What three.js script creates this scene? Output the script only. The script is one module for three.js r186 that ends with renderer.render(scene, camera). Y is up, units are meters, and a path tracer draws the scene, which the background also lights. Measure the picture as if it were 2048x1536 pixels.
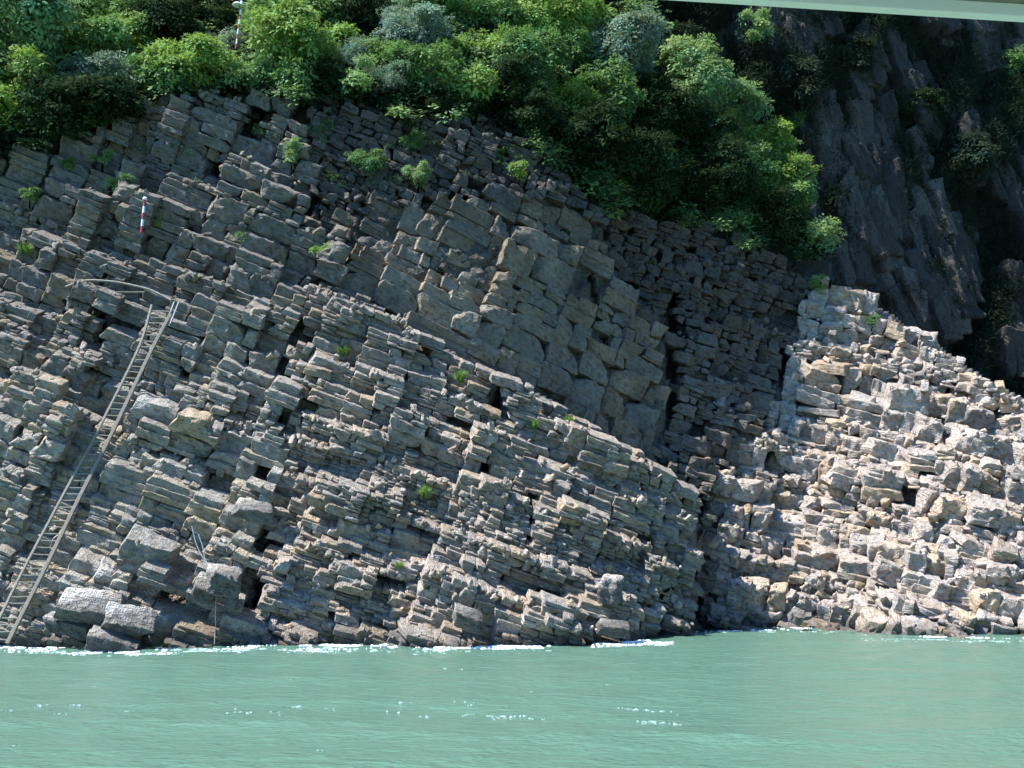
import * as THREE from 'three';
import { Sky } from 'three/addons/objects/Sky.js';
import { ImprovedNoise } from 'three/addons/math/ImprovedNoise.js';
import { mergeGeometries } from 'three/addons/utils/BufferGeometryUtils.js';

// ------------------------------------------------------------------ camera, sky, sun, exposure
const scene = new THREE.Scene();
const FOV = 42, EYE = 3.5, PITCH = Math.atan(377 / 2000);
const camera = new THREE.PerspectiveCamera(FOV, 4 / 3, 0.1, 2000);
camera.position.set(0, EYE, 0);
camera.rotation.set(PITCH, 0, 0);
scene.add(camera);
const SUN = new THREE.Vector3(-0.50, 0.85, 0.18).normalize();
const sky = new Sky();
sky.name = 'sky';
sky.scale.setScalar(1500);
sky.userData = { kind: 'structure', label: 'clear bright summer sky over the gorge', category: 'sky' };
const su = sky.material.uniforms;
su.sunPosition.value.copy(SUN); su.turbidity.value = 9; su.rayleigh.value = 0.7; su.mieCoefficient.value = 0.004;
if (su.cloudCoverage) su.cloudCoverage.value = 0.25;
scene.add(sky);
scene.environmentIntensity = 0.2;
const sun = new THREE.DirectionalLight(new THREE.Color(1.0, 0.95, 0.87), 4.9);
sun.position.copy(SUN).multiplyScalar(150).add(new THREE.Vector3(0, 10, -60));
sun.target.position.set(0, 10, -60);
sun.castShadow = true;
Object.assign(sun.shadow.camera, { left: -90, right: 90, top: 90, bottom: -90, near: 1, far: 400 });
sun.shadow.mapSize.set(4096, 4096);
scene.add(sun, sun.target);
const renderer = new THREE.WebGLRenderer({ antialias: true });
renderer.toneMapping = THREE.LinearToneMapping;
renderer.toneMappingExposure = 2.25;
renderer.shadowMap.enabled = true;
renderer.setSize(1024, 768);

// ------------------------------------------------------------------ helpers
function rng(seed) { let a = seed >>> 0; return () => { a = (a + 0x6D2B79F5) | 0; let t = Math.imul(a ^ (a >>> 15), 1 | a); t = (t + Math.imul(t ^ (t >>> 7), 61 | t)) ^ t; return ((t ^ (t >>> 14)) >>> 0) / 4294967296; }; }
const R = rng(20240611);
const rr = (a, b, r = R) => a + (b - a) * r();
const gauss = (r = R) => (r() + r() + r() + r() - 2) * 0.87;
const clamp = (x, a, b) => Math.min(b, Math.max(a, x));
const lerp = (a, b, t) => a + (b - a) * t;
const sstep = (a, b, x) => { const t = clamp((x - a) / (b - a), 0, 1); return t * t * (3 - 2 * t); };
const N = new ImprovedNoise();
const noise = (x, y, z) => N.noise(x + 31.7, y + 17.3, z + 5.9);
const fbm = (x, y, z, o = 4) => { let s = 0, a = 0.5, f = 1; for (let i = 0; i < o; i++) { s += a * noise(x * f, y * f, z * f); a *= 0.5; f *= 2.03; } return s; };
const cp = Math.cos(PITCH), sp = Math.sin(PITCH);
const V = (x, y, z) => new THREE.Vector3(x, y, z);
// a sight line of the survey grid -> a point at that distance in front of the boat
function at(px, py, D) {
  const a = (px - 1024) / 2000, b = (768 - py) / 2000;
  const y = b * cp + sp, z = b * sp - cp, k = D / -z;
  return V(a * k, EYE + y * k, z * k);
}
function pix(p) {
  const y = p.y - EYE, zc = p.z * cp - y * sp * 1, yc = y * cp + p.z * sp;
  return [1024 + 2000 * p.x / -zc, 768 - 2000 * yc / -zc];
}
function waterD(py) { const a = Math.atan((py - 768) / 2000) - PITCH; return EYE / Math.tan(a); }
const counts = {};
function numbered(name) { const n = counts[name] || 0; counts[name] = n + 1; return n ? `${name}_${String(n).padStart(3, '0')}` : name; }
function tag(o, label, category, group, kind) { o.userData = { label, category }; if (group) o.userData.group = group; if (kind) o.userData.kind = kind; return o; }
function thing(name, label, category, pos, group, kind) {
  const g = new THREE.Group(); g.name = numbered(name); if (pos) g.position.copy(pos);
  tag(g, label, category, group, kind); scene.add(g); return g;
}
function mesh(name, geo, mat, parent) { const m = new THREE.Mesh(geo, mat); m.name = name; m.castShadow = m.receiveShadow = true; (parent || scene).add(m); return m; }
function solve(A, b) {
  const n = b.length;
  for (let i = 0; i < n; i++) {
    let p = i; for (let k = i + 1; k < n; k++) if (Math.abs(A[k][i]) > Math.abs(A[p][i])) p = k;
    [A[i], A[p]] = [A[p], A[i]]; [b[i], b[p]] = [b[p], b[i]];
    for (let k = i + 1; k < n; k++) { const f = A[k][i] / A[i][i]; for (let j = i; j < n; j++) A[k][j] -= f * A[i][j]; b[k] -= f * b[i]; }
  }
  for (let i = n - 1; i >= 0; i--) { for (let j = i + 1; j < n; j++) b[i] -= A[i][j] * b[j]; b[i] /= A[i][i]; }
  return b;
}
function tps(pts) {                                   // smooth surface through surveyed points
  const n = pts.length, U = (x, y) => { const r = x * x + y * y; return r < 1e-9 ? 0 : r * Math.log(r); };
  const A = [], b = [];
  for (let i = 0; i < n; i++) {
    const row = []; for (let j = 0; j < n; j++) row.push(U((pts[i][0] - pts[j][0]) / 1000, (pts[i][1] - pts[j][1]) / 1000) + (i === j ? 0.02 : 0));
    row.push(1, pts[i][0] / 1000, pts[i][1] / 1000); A.push(row); b.push(pts[i][2]);
  }
  for (let k = 0; k < 3; k++) { const row = []; for (let j = 0; j < n; j++) row.push(k === 0 ? 1 : pts[j][k - 1] / 1000); row.push(0, 0, 0); A.push(row); b.push(0); }
  const w = solve(A, b);
  return (x, y) => { let s = w[n] + w[n + 1] * x / 1000 + w[n + 2] * y / 1000; for (let i = 0; i < n; i++) s += w[i] * U((x - pts[i][0]) / 1000, (y - pts[i][1]) / 1000); return s; };
}
function inside(poly, x, y) { let c = false; for (let i = 0, j = poly.length - 1; i < poly.length; j = i++) { const [xi, yi] = poly[i], [xj, yj] = poly[j]; if ((yi > y) !== (yj > y) && x < (xj - xi) * (y - yi) / (yj - yi) + xi) c = !c; } return c; }
class Buf {                                            // collects triangles
  constructor() { this.p = []; this.n = []; this.u = []; this.c = []; this.i = []; this.count = 0; }
  geo() {
    const g = new THREE.BufferGeometry();
    g.setAttribute('position', new THREE.Float32BufferAttribute(this.p, 3));
    if (this.n.length) g.setAttribute('normal', new THREE.Float32BufferAttribute(this.n, 3));
    if (this.u.length) g.setAttribute('uv', new THREE.Float32BufferAttribute(this.u, 2));
    if (this.c.length) g.setAttribute('color', new THREE.Float32BufferAttribute(this.c, 3));
    if (this.i.length) g.setIndex(this.i);
    if (!this.n.length) g.computeVertexNormals();
    return g;
  }
}
// ------------------------------------------------------------------ textures
function dataTex(size, fn, srgb) {
  const d = new Uint8Array(size * size * 4);
  for (let y = 0; y < size; y++) for (let x = 0; x < size; x++) { const c = fn(x / size, y / size), k = (y * size + x) * 4; d[k] = clamp(c[0] * 255, 0, 255); d[k + 1] = clamp(c[1] * 255, 0, 255); d[k + 2] = clamp(c[2] * 255, 0, 255); d[k + 3] = 255; }
  const t = new THREE.DataTexture(d, size, size); t.wrapS = t.wrapT = THREE.RepeatWrapping; t.magFilter = THREE.LinearFilter; t.minFilter = THREE.LinearMipmapLinearFilter; t.generateMipmaps = true;
  if (srgb) t.colorSpace = THREE.SRGBColorSpace; t.needsUpdate = true; return t;
}
// tileable fractal noise: blends four shifted copies
const tile = (f) => (u, v) => { const a = f(u, v), b = f(u - 1, v), c = f(u, v - 1), d = f(u - 1, v - 1); const m = (1 - u) * (1 - v) * a + u * (1 - v) * b + (1 - u) * v * c + u * v * d; const w = Math.sqrt(((1 - u) ** 2 + u * u) * ((1 - v) ** 2 + v * v)); return m / w; };
const tA = tile((u, v) => fbm(u * 9, v * 9, 1.2, 5)), tB = tile((u, v) => fbm(u * 4, v * 30, 7.7, 4)), tC = tile((u, v) => fbm(u * 40, v * 40, 3.1, 3)), tD = tile((u, v) => fbm(u * 3, v * 3, 9.4, 3));
const tW = tile((u, v) => fbm(u * 7, v * 16, 2.2, 4)), tW2 = tile((u, v) => fbm(u * 22, v * 40, 8.2, 3));
const rockMap = dataTex(512, (u, v) => {
  const a = tA(u, v), b = tB(u, v), c = tC(u, v), d = tD(u, v);
  let k = 0.84 + a * 0.5 + b * 0.16 + c * 0.38;
  const warm = clamp(0.5 + d * 1.6, 0, 1), spot = sstep(0.22, 0.42, a + c * 0.6);
  k *= 1 - 0.3 * sstep(0.12, 0.34, -b * 0.5 - a * 0.7);
  return [k * lerp(0.96, 1.06, warm) + spot * 0.1, k * lerp(0.985, 1.0, warm) + spot * 0.1, k * lerp(1.0, 0.9, warm) + spot * 0.1].map((x) => Math.pow(clamp(x, 0, 1), 1 / 2.2));
}, true);
const rockBump = dataTex(512, (u, v) => { const k = 0.5 + tA(u, v) * 0.5 + tB(u, v) * 0.35 + tC(u, v) * 0.4; return [k, k, k]; });
const waterBump = dataTex(512, (u, v) => { const k = 0.5 + tW(u, v) * 0.5 + tW2(u, v) * 0.35; return [k, k, k]; });
const woodMap = dataTex(256, (u, v) => { const k = Math.pow(clamp(0.75 + tB(v, u) * 0.6 + tC(u, v) * 0.25, 0.1, 1), 1 / 2.2); return [k, k, k]; }, true);

// ------------------------------------------------------------------ materials
const std = (o) => new THREE.MeshStandardMaterial(o);
const M = {
  rock: std({ vertexColors: true, map: rockMap, bumpMap: rockBump, bumpScale: 0.24, roughness: 0.95 }),
  terrain: std({ vertexColors: true, map: rockMap, bumpMap: rockBump, bumpScale: 0.3, roughness: 0.97 }),
  wood: std({ color: new THREE.Color().setRGB(0.27, 0.23, 0.165), map: woodMap, roughness: 0.85 }),
  woodPale: std({ color: new THREE.Color().setRGB(0.33, 0.29, 0.22), map: woodMap, roughness: 0.85 }),
  woodDark: std({ color: new THREE.Color().setRGB(0.17, 0.13, 0.1), map: woodMap, roughness: 0.9 }),
  bark: std({ color: new THREE.Color().setRGB(0.11, 0.085, 0.06), map: woodMap, roughness: 0.95 }),
  steel: std({ color: new THREE.Color().setRGB(0.12, 0.13, 0.14), roughness: 0.5, metalness: 0.6 }),
  red: std({ color: new THREE.Color().setRGB(0.34, 0.035, 0.04), roughness: 0.55 }),
  white: std({ color: new THREE.Color().setRGB(0.74, 0.76, 0.75), roughness: 0.5 }),
  rope: std({ color: new THREE.Color().setRGB(0.5, 0.5, 0.46), roughness: 0.9 }),
  foam: std({ color: new THREE.Color().setRGB(0.86, 0.9, 0.9), roughness: 0.7 }),
  trim: std({ color: new THREE.Color().setRGB(0.86, 0.78, 0.70), roughness: 0.5 }),
  ceiling: std({ color: new THREE.Color().setRGB(0.3, 0.25, 0.17), map: woodMap, roughness: 0.6 }),
  froth: std({ color: new THREE.Color().setRGB(0.25, 0.36, 0.31), roughness: 0.6 }),
  water: new THREE.MeshPhysicalMaterial({ color: new THREE.Color().setRGB(0.084, 0.16, 0.11), roughness: 0.2, ior: 1.33, bumpMap: waterBump, bumpScale: 0.09, specularIntensity: 1 }),
};
const leafMat = (r, g, b, sp = 0.3) => new THREE.MeshPhysicalMaterial({ color: new THREE.Color().setRGB(r, g, b), roughness: 0.8, transmission: 0.45, thickness: 0, specularIntensity: sp });
const LEAF = {  // dark and shade: greens lowered, shade put into the leaf colour
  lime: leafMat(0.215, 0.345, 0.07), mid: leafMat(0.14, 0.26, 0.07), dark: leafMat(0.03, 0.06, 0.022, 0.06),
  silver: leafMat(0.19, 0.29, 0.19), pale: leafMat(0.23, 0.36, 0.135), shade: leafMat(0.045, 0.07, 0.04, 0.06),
};

// ------------------------------------------------------------------ the lie of the land: surveyed depths of each rock face
const dFront = tps([[-300, 1292, 50.4], [0, 1290, 50.5], [200, 1297, 49.3], [450, 1292, 50], [700, 1292, 50.2], [900, 1293, 50], [1050, 1291, 50.3], [1200, 1284, 52], [1330, 1270, 57], [1390, 1262, 61],
  [0, 900, 53.5], [0, 600, 57], [0, 330, 60.5], [-300, 900, 53.5], [-300, 400, 60], [300, 1000, 52.5], [300, 700, 56], [300, 450, 59.5], [300, 220, 62.5], [600, 1000, 53], [600, 600, 58], [600, 400, 61], [600, 200, 63.5],
  [900, 1050, 53], [850, 690, 58.5], [1100, 1050, 55], [1100, 820, 59.5], [1300, 1100, 58.5], [1330, 950, 62]]);
const dUpper = tps([[600, 420, 61], [600, 200, 63.5], [700, 420, 62.2], [850, 400, 63], [1000, 380, 64.5], [1150, 390, 67], [820, 230, 65.5], [960, 235, 66.5], [1060, 290, 67.5], [650, 300, 62.5], [1230, 420, 70]]);
const dWall = tps([[690, 430, 61.8], [700, 560, 60.2], [850, 410, 63], [860, 680, 60.6], [1000, 400, 64.3], [1000, 750, 62], [1130, 420, 67.2], [1130, 820, 65], [1330, 640, 71.6], [1330, 930, 69]]);
const dGully = tps([[1150, 390, 69], [1230, 430, 72], [1420, 440, 75], [1540, 500, 78], [1640, 570, 80], [1340, 930, 69], [1340, 1255, 65], [1400, 1258, 65], [1450, 1255, 65], [1450, 900, 70.5], [1500, 1100, 66.5], [1350, 640, 73], [1600, 650, 79]]);
const dRight = tps([[1420, 1258, 64.5], [1500, 1257, 64.5], [1600, 1252, 66], [1680, 1252, 66], [1750, 1268, 60], [1900, 1270, 58.7], [2048, 1272, 58], [2300, 1275, 57.5], [1430, 960, 70], [1550, 800, 75], [1620, 600, 79], [1700, 590, 80], [1900, 700, 76], [2048, 800, 72], [2300, 900, 69], [1800, 950, 68], [2048, 1000, 64], [1600, 1050, 69.5]]);
const dFar = tps([[1100, -300, 88], [1200, 0, 89], [1350, 300, 89], [1500, 0, 94], [1700, 300, 98], [1700, 600, 95], [2048, 0, 114], [2048, 500, 107], [2048, 850, 102], [2500, 0, 128], [2500, 900, 118], [1500, 600, 90], [2048, -500, 122], [2500, -500, 140]]);
const dHill = tps([[-700, 300, 60], [-300, 330, 60.5], [0, 300, 61.5], [300, 220, 63.5], [560, 185, 65], [820, 230, 66.5], [1060, 290, 69], [1230, 420, 73], [1540, 500, 80], [1640, 560, 82], [-300, -100, 72], [0, 0, 71], [0, -300, 82], [500, 0, 74], [500, -300, 86], [900, 0, 76], [900, -300, 88], [1200, 50, 80], [1200, -300, 92], [1350, 100, 84], [1500, 300, 85]]);
const ROCKTOP = [[-800, 345], [-300, 335], [0, 300], [130, 262], [280, 228], [330, 192], [480, 178], [560, 188], [680, 185], [820, 228], [960, 232], [1060, 290], [1150, 370], [1230, 420], [1420, 440], [1540, 500], [1640, 560]];
const P_RIGHT = [[1600, 625], [1612, 600], [1650, 575], [1720, 590], [1790, 640], [1880, 690], [1960, 760], [2048, 795], [2600, 960], [2600, 1400], [1420, 1400], [1425, 960], [1500, 900], [1560, 760]];
const P_GULLY = [[1140, 380], [1230, 420], [1420, 440], [1540, 500], [1645, 560], [1640, 600], [1560, 760], [1500, 900], [1430, 970], [1430, 1400], [1330, 1400], [1335, 930], [1330, 640], [1240, 560], [1190, 450]];
const P_WALL = [[690, 430], [760, 415], [850, 405], [1000, 390], [1130, 400], [1200, 450], [1240, 560], [1330, 640], [1338, 940], [1250, 900], [1100, 800], [950, 735], [850, 680], [730, 600], [690, 560]];
const P_UPPER = [[640, 440], [610, 300], [610, 150], [680, 185], [820, 228], [960, 232], [1060, 290], [1150, 370], [1220, 440], [1200, 450], [1130, 400], [1000, 390], [850, 405], [760, 415], [690, 430], [690, 470]];
const P_LOWER = [[600, 575], [690, 565], [730, 600], [850, 680], [950, 735], [1100, 800], [1250, 900], [1338, 945], [1400, 1000], [1395, 1400], [500, 1400], [540, 1000], [570, 800]];
const P_LEFT = [[-800, 345], [-300, 335], [0, 300], [130, 262], [280, 228], [330, 192], [480, 178], [560, 188], [612, 185], [610, 300], [640, 440], [690, 470], [690, 565], [600, 575], [570, 800], [540, 1000], [500, 1400], [-800, 1400]];
const P_HILL = [[-800, -600], [1260, -600], [1290, 0], [1350, 60], [1420, 150], [1480, 260], [1560, 330], [1630, 420], [1665, 560], ...[...ROCKTOP].reverse()];
function region(px, py) {
  if (inside(P_RIGHT, px, py)) return 'right';
  if (inside(P_LOWER, px, py)) return 'lower';
  if (inside(P_LEFT, px, py)) return 'left';
  if (inside(P_WALL, px, py)) return 'wall';
  if (inside(P_UPPER, px, py)) return 'upper';
  if (inside(P_GULLY, px, py)) return 'gully';
  if (inside(P_HILL, px, py)) return 'hill';
  return 'far';
}
const DEPTH = { right: dRight, lower: dFront, left: dFront, wall: dWall, upper: dUpper, gully: dGully, hill: dHill, far: dFar };
const LADDER = { r0: [15, 1287], r1: [342, 628], d0: 48.9, d1: 55.0 };
function ladderClear(px, py, D) {                     // the ladder stands clear of the rock
  const t = (LADDER.r0[1] - py) / (LADDER.r0[1] - LADDER.r1[1]);
  if (t < -0.05 || t > 1.02) return D;
  const lx = lerp(LADDER.r0[0], LADDER.r1[0], t) - 26;
  const k = 1 - sstep(42, 76, Math.abs(px - lx));
  return k > 0 ? Math.max(D, lerp(D, lerp(LADDER.d0, LADDER.d1, t) + 0.85, k)) : D;
}
const TONE = { right: [0.485, 0.40, 0.328], lower: [0.39, 0.325, 0.26], left: [0.38, 0.33, 0.262], wall: [0.27, 0.222, 0.165], upper: [0.2, 0.168, 0.135], gully: [0.195, 0.16, 0.13], hill: [0.07, 0.06, 0.04], far: [0.15, 0.14, 0.13] };  // upper: lichen grey, darkened further with tree shade put into the tone
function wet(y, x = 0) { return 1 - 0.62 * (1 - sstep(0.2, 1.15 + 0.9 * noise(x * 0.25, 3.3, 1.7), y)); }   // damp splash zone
function weathered(x, y, z, g) {                        // painted overhang shade plus lichen and soil wash above the flood line, bleached below
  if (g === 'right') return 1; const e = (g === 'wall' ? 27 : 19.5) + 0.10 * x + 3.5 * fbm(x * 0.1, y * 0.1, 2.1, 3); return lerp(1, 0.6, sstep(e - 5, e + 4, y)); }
const CLEFTS = [[547, 185, 437, 342, 13], [530, 205, 466, 365, 9], [437, 342, 405, 480, 7], [205, 637, 165, 840, 9], [150, 690, 120, 800, 5], [395, 700, 355, 800, 8], [640, 380, 600, 470, 6], [1000, 770, 970, 945, 8], [880, 545, 895, 600, 6], [1080, 690, 1075, 750, 5], [1268, 805, 1275, 840, 12], [1345, 590, 1338, 900, 10], [540, 1090, 512, 1230, 8], [700, 1100, 690, 1260, 4], [1400, 960, 1392, 1240, 9], [1075, 960, 1060, 1090, 5], [330, 430, 300, 540, 5], [560, 830, 540, 930, 5], [1180, 560, 1215, 720, 5], [1560, 700, 1572, 790, 9], [1890, 780, 1905, 850, 8]];
function cleft(px, py) { for (const [x0, y0, x1, y1, w] of CLEFTS) { const dx = x1 - x0, dy = y1 - y0, t = clamp(((px - x0) * dx + (py - y0) * dy) / (dx * dx + dy * dy), 0, 1); if (Math.hypot(px - x0 - dx * t, py - y0 - dy * t) < w * 0.8 * (1 + 0.5 * noise(px * 0.08, py * 0.08, 2))) return true; } return false; }

function farRelief(px, py) {                             // fluted, overhanging limestone
  const rib = Math.abs(fbm(px * 0.006 + py * 0.002, py * 0.0016, 4.2, 5));
  return -3.5 + 9 * rib + 1.6 * fbm(px * 0.02, py * 0.012, 1.1, 4) + 2.2 * Math.abs(fbm(px * 0.035 - py * 0.008, py * 0.007, 3.7, 4)) + 0.9 * fbm(px * 0.07, py * 0.05, 8.4, 3);
}
// ------------------------------------------------------------------ terrain body behind the blocks
{
  const st = 6, x0 = -700, x1 = 2500, y0 = -500, y1 = 1345;
  const nx = Math.floor((x1 - x0) / st), ny = Math.floor((y1 - y0) / st);
  const b = new Buf();
  for (let j = 0; j <= ny; j++) for (let i = 0; i <= nx; i++) {
    const px = x0 + i * st, py = y0 + j * st;
    const wx = px + 14 * noise(px * 0.02, py * 0.02, 3), wy = py + 10 * noise(px * 0.02, py * 0.02, 9);
    const g = region(wx, wy);
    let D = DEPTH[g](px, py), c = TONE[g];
    if (g === 'far') {
      D += farRelief(px, py);
      
      
      D += 3 * Math.exp(-(((px - 1808) / 14) ** 2) - (((py - 540) / 30) ** 2));
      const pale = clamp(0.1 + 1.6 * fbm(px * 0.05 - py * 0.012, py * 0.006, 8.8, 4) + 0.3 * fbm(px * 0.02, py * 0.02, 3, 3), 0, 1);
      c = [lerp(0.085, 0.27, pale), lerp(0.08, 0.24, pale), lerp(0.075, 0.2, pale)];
    } else if (g === 'hill') D += 0.8 + 1.2 * fbm(px * 0.01, py * 0.01, 2.2, 3);
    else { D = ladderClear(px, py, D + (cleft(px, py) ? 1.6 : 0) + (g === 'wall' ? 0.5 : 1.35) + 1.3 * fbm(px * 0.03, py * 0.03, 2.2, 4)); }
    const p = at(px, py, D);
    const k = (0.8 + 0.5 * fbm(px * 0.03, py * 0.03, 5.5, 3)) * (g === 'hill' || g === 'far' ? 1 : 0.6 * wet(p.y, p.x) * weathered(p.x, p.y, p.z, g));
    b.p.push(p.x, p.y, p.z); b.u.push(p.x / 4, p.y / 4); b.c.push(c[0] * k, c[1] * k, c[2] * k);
    if (i < nx && j < ny) { const a = j * (nx + 1) + i, d = a + nx + 1; b.i.push(a, d, a + 1, a + 1, d, d + 1); }
  }
  const o = mesh('terrain', b.geo(), M.terrain);
  tag(o, 'steep hillside and bedrock behind the loose blocks of the gorge', 'hillside', null, 'structure');
}

// ------------------------------------------------------------------ rock blocks
const tmp = V(0, 0, 0);
function block(buf, c, ax, w, h, d, col, o = {}) {
  const r = o.r || R, hw = w / 2, hh = h / 2, hd = d / 2, small = o.small;
  const q = o.fine || 1, nx = small ? 2 : clamp(Math.round(w * q / 0.32) + 2, 3, Math.round(8 * q)), ny = small ? 2 : clamp(Math.round(h * q / 0.3) + 2, 3, Math.round(6 * q)), nz = small ? 2 : q > 1 ? 7 : 3;
  const bev = Math.min(w, h, d) * rr(0.05, 0.16, r) * (o.bev || 1);
  const grid = (n, half) => { if (n === 2) return [-half, 0, half]; const a = [-half]; for (let i = 0; i <= n - 2; i++) a.push(-half + bev + (2 * half - 2 * bev) * i / (n - 2)); a.push(half); return a; };
  const gx = grid(nx, hw), gy = grid(ny, hh), gz = grid(nz, hd);
  const J = o.jit ?? 0.1, co = [];
  for (let i = 0; i < 8; i++) co.push([gauss(r) * J * Math.min(w, h * 2), gauss(r) * J * h, gauss(r) * J * Math.min(w, h)]);
  const chip = r() < (o.amp < 0.5 ? 0.3 : 0.75) ? [r() < 0.5 ? -1 : 1, r() < 0.7 ? 1 : -1, 1] : null, chs = rr(0.25, 0.6, r) * Math.min(w, h);
  const amp = (o.amp ?? 1) * (0.03 + 0.11 * Math.min(w, h));
  const map = new Map(), pts = [], loc = [];
  const vid = (i, j, k) => {
    const key = (i * 32 + j) * 32 + k; let q = map.get(key); if (q !== undefined) return q;
    let x = gx[i], y = gy[j], z = gz[k];
    const ix = clamp(x, -hw + bev, hw - bev), iy = clamp(y, -hh + bev, hh - bev), iz = clamp(z, -hd + bev, hd - bev);
    let dx = x - ix, dy = y - iy, dz = z - iz; const l = Math.hypot(dx, dy, dz);
    if (l > 1e-6) { const f = bev / l; x = ix + dx * f; y = iy + dy * f; z = iz + dz * f; }
    if (chip) { const ex = chip[0] * hw - x, ey = chip[1] * hh - y, ez = hd - z, e = Math.hypot(ex, ey, ez); if (e < chs * 1.7) { const f = 0.45 * (1 - e / (chs * 1.7)); x -= chip[0] * chs * f; y -= chip[1] * chs * f; z -= chs * f; } }
    const a = (x / w + 0.5), bb = (y / h + 0.5), cc = (z / d + 0.5);
    let ox = 0, oy = 0, oz = 0;
    for (let m = 0; m < 8; m++) { const wt = (m & 1 ? a : 1 - a) * (m & 2 ? bb : 1 - bb) * (m & 4 ? cc : 1 - cc); ox += co[m][0] * wt; oy += co[m][1] * wt; oz += co[m][2] * wt; }
    x += ox; y += oy; z += oz;
    tmp.copy(c).addScaledVector(ax[0], x).addScaledVector(ax[1], y).addScaledVector(ax[2], z);
    const s = small ? 2.6 : 1.9, n1 = noise(tmp.x * s, tmp.y * s, tmp.z * s), n2 = noise(tmp.x * s * 2.3 + 40, tmp.y * s * 2.3, tmp.z * s * 2.3), n3 = noise(tmp.x * s + 90, tmp.y * s, tmp.z * s);
    tmp.addScaledVector(ax[2], amp * (n1 * 1.6 + n2)).addScaledVector(ax[0], amp * n3 * 1.2).addScaledVector(ax[1], amp * n2);
    pts.push([tmp.x, tmp.y, tmp.z]); loc.push([x, y, z]); q = pts.length - 1; map.set(key, q); return q;
  };
  const faces = [];
  const quad = (f, a, b2, c2, d2) => { if ((faces.length & 2) ^ 0) { faces.push([a, b2, c2, f], [a, c2, d2, f]); } else faces.push([a, b2, d2, f], [b2, c2, d2, f]); };
  for (let i = 0; i < nx; i++) for (let j = 0; j < ny; j++) { quad(0, vid(i, j, nz), vid(i + 1, j, nz), vid(i + 1, j + 1, nz), vid(i, j + 1, nz)); if (o.whole) quad(0, vid(i + 1, j, 0), vid(i, j, 0), vid(i, j + 1, 0), vid(i + 1, j + 1, 0)); }
  for (let i = 0; i < nx; i++) for (let k = 0; k < nz; k++) { quad(1, vid(i, ny, k + 1), vid(i + 1, ny, k + 1), vid(i + 1, ny, k), vid(i, ny, k)); quad(1, vid(i, 0, k), vid(i + 1, 0, k), vid(i + 1, 0, k + 1), vid(i, 0, k + 1)); }
  for (let j = 0; j < ny; j++) for (let k = 0; k < nz; k++) { quad(2, vid(nx, j, k + 1), vid(nx, j, k), vid(nx, j + 1, k), vid(nx, j + 1, k + 1)); quad(2, vid(0, j, k), vid(0, j, k + 1), vid(0, j + 1, k + 1), vid(0, j + 1, k)); }
  const sm = pts.map(() => [0, 0, 0]), fn = [];
  for (const [a, b2, c2] of faces) {
    const A = pts[a], B = pts[b2], C = pts[c2], ux = B[0] - A[0], uy = B[1] - A[1], uz = B[2] - A[2], vx = C[0] - A[0], vy = C[1] - A[1], vz = C[2] - A[2];
    const n = [uy * vz - uz * vy, uz * vx - ux * vz, ux * vy - uy * vx], l = Math.hypot(...n) || 1;
    fn.push([n[0] / l, n[1] / l, n[2] / l]);
    for (const q of [a, b2, c2]) { sm[q][0] += n[0]; sm[q][1] += n[1]; sm[q][2] += n[2]; }
  }
  for (const s of sm) { const l = Math.hypot(...s) || 1; s[0] /= l; s[1] /= l; s[2] /= l; }
  const uo = r() * 10, vo = r() * 10;
  faces.forEach((f, t) => {
    for (let e = 0; e < 3; e++) {
      const q = f[e], P = pts[q], L = loc[q], F = fn[t], S = sm[q];
      let x = F[0] * 0.55 + S[0] * 0.45, y = F[1] * 0.55 + S[1] * 0.45, z = F[2] * 0.55 + S[2] * 0.45; const l = Math.hypot(x, y, z) || 1;
      buf.p.push(P[0], P[1], P[2]); buf.n.push(x / l, y / l, z / l);
      const uv = f[3] === 0 ? [L[0], L[1]] : f[3] === 1 ? [L[0], L[2]] : [L[2], L[1]];
      buf.u.push(uv[0] / 2.6 + uo, uv[1] / 2.6 + vo);
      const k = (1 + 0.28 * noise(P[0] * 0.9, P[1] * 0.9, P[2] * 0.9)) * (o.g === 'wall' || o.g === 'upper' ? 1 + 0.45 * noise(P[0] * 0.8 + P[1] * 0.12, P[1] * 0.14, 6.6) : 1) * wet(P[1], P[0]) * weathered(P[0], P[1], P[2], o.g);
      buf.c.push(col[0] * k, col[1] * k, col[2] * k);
    }
  });
  buf.count++;
}
function frame(dip, tilt, yaw) {                       // bedding frame: along the bed, across it, out of the face
  const q = new THREE.Quaternion().setFromEuler(new THREE.Euler(tilt, yaw, 0, 'YXZ')).multiply(new THREE.Quaternion().setFromAxisAngle(V(0, 0, 1), -dip));
  return [V(1, 0, 0), V(0, 1, 0), V(0, 0, 1)].map((v) => v.applyQuaternion(q));
}
function blockTone(base, r, warmness, vary = 0.16) {
  const k = 1 + gauss(r) * vary, t = r();
  let c = [base[0] * k, base[1] * k, base[2] * k];
  if (t < warmness) { const m = rr(0.2, 0.8, r); c = [c[0] * (1 + 0.16 * m), c[1], c[2] * (1 - 0.26 * m)]; } else if (t > 0.86) c = [c[0] * 0.95, c[1], c[2] * 1.06];
  return c;
}
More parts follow.
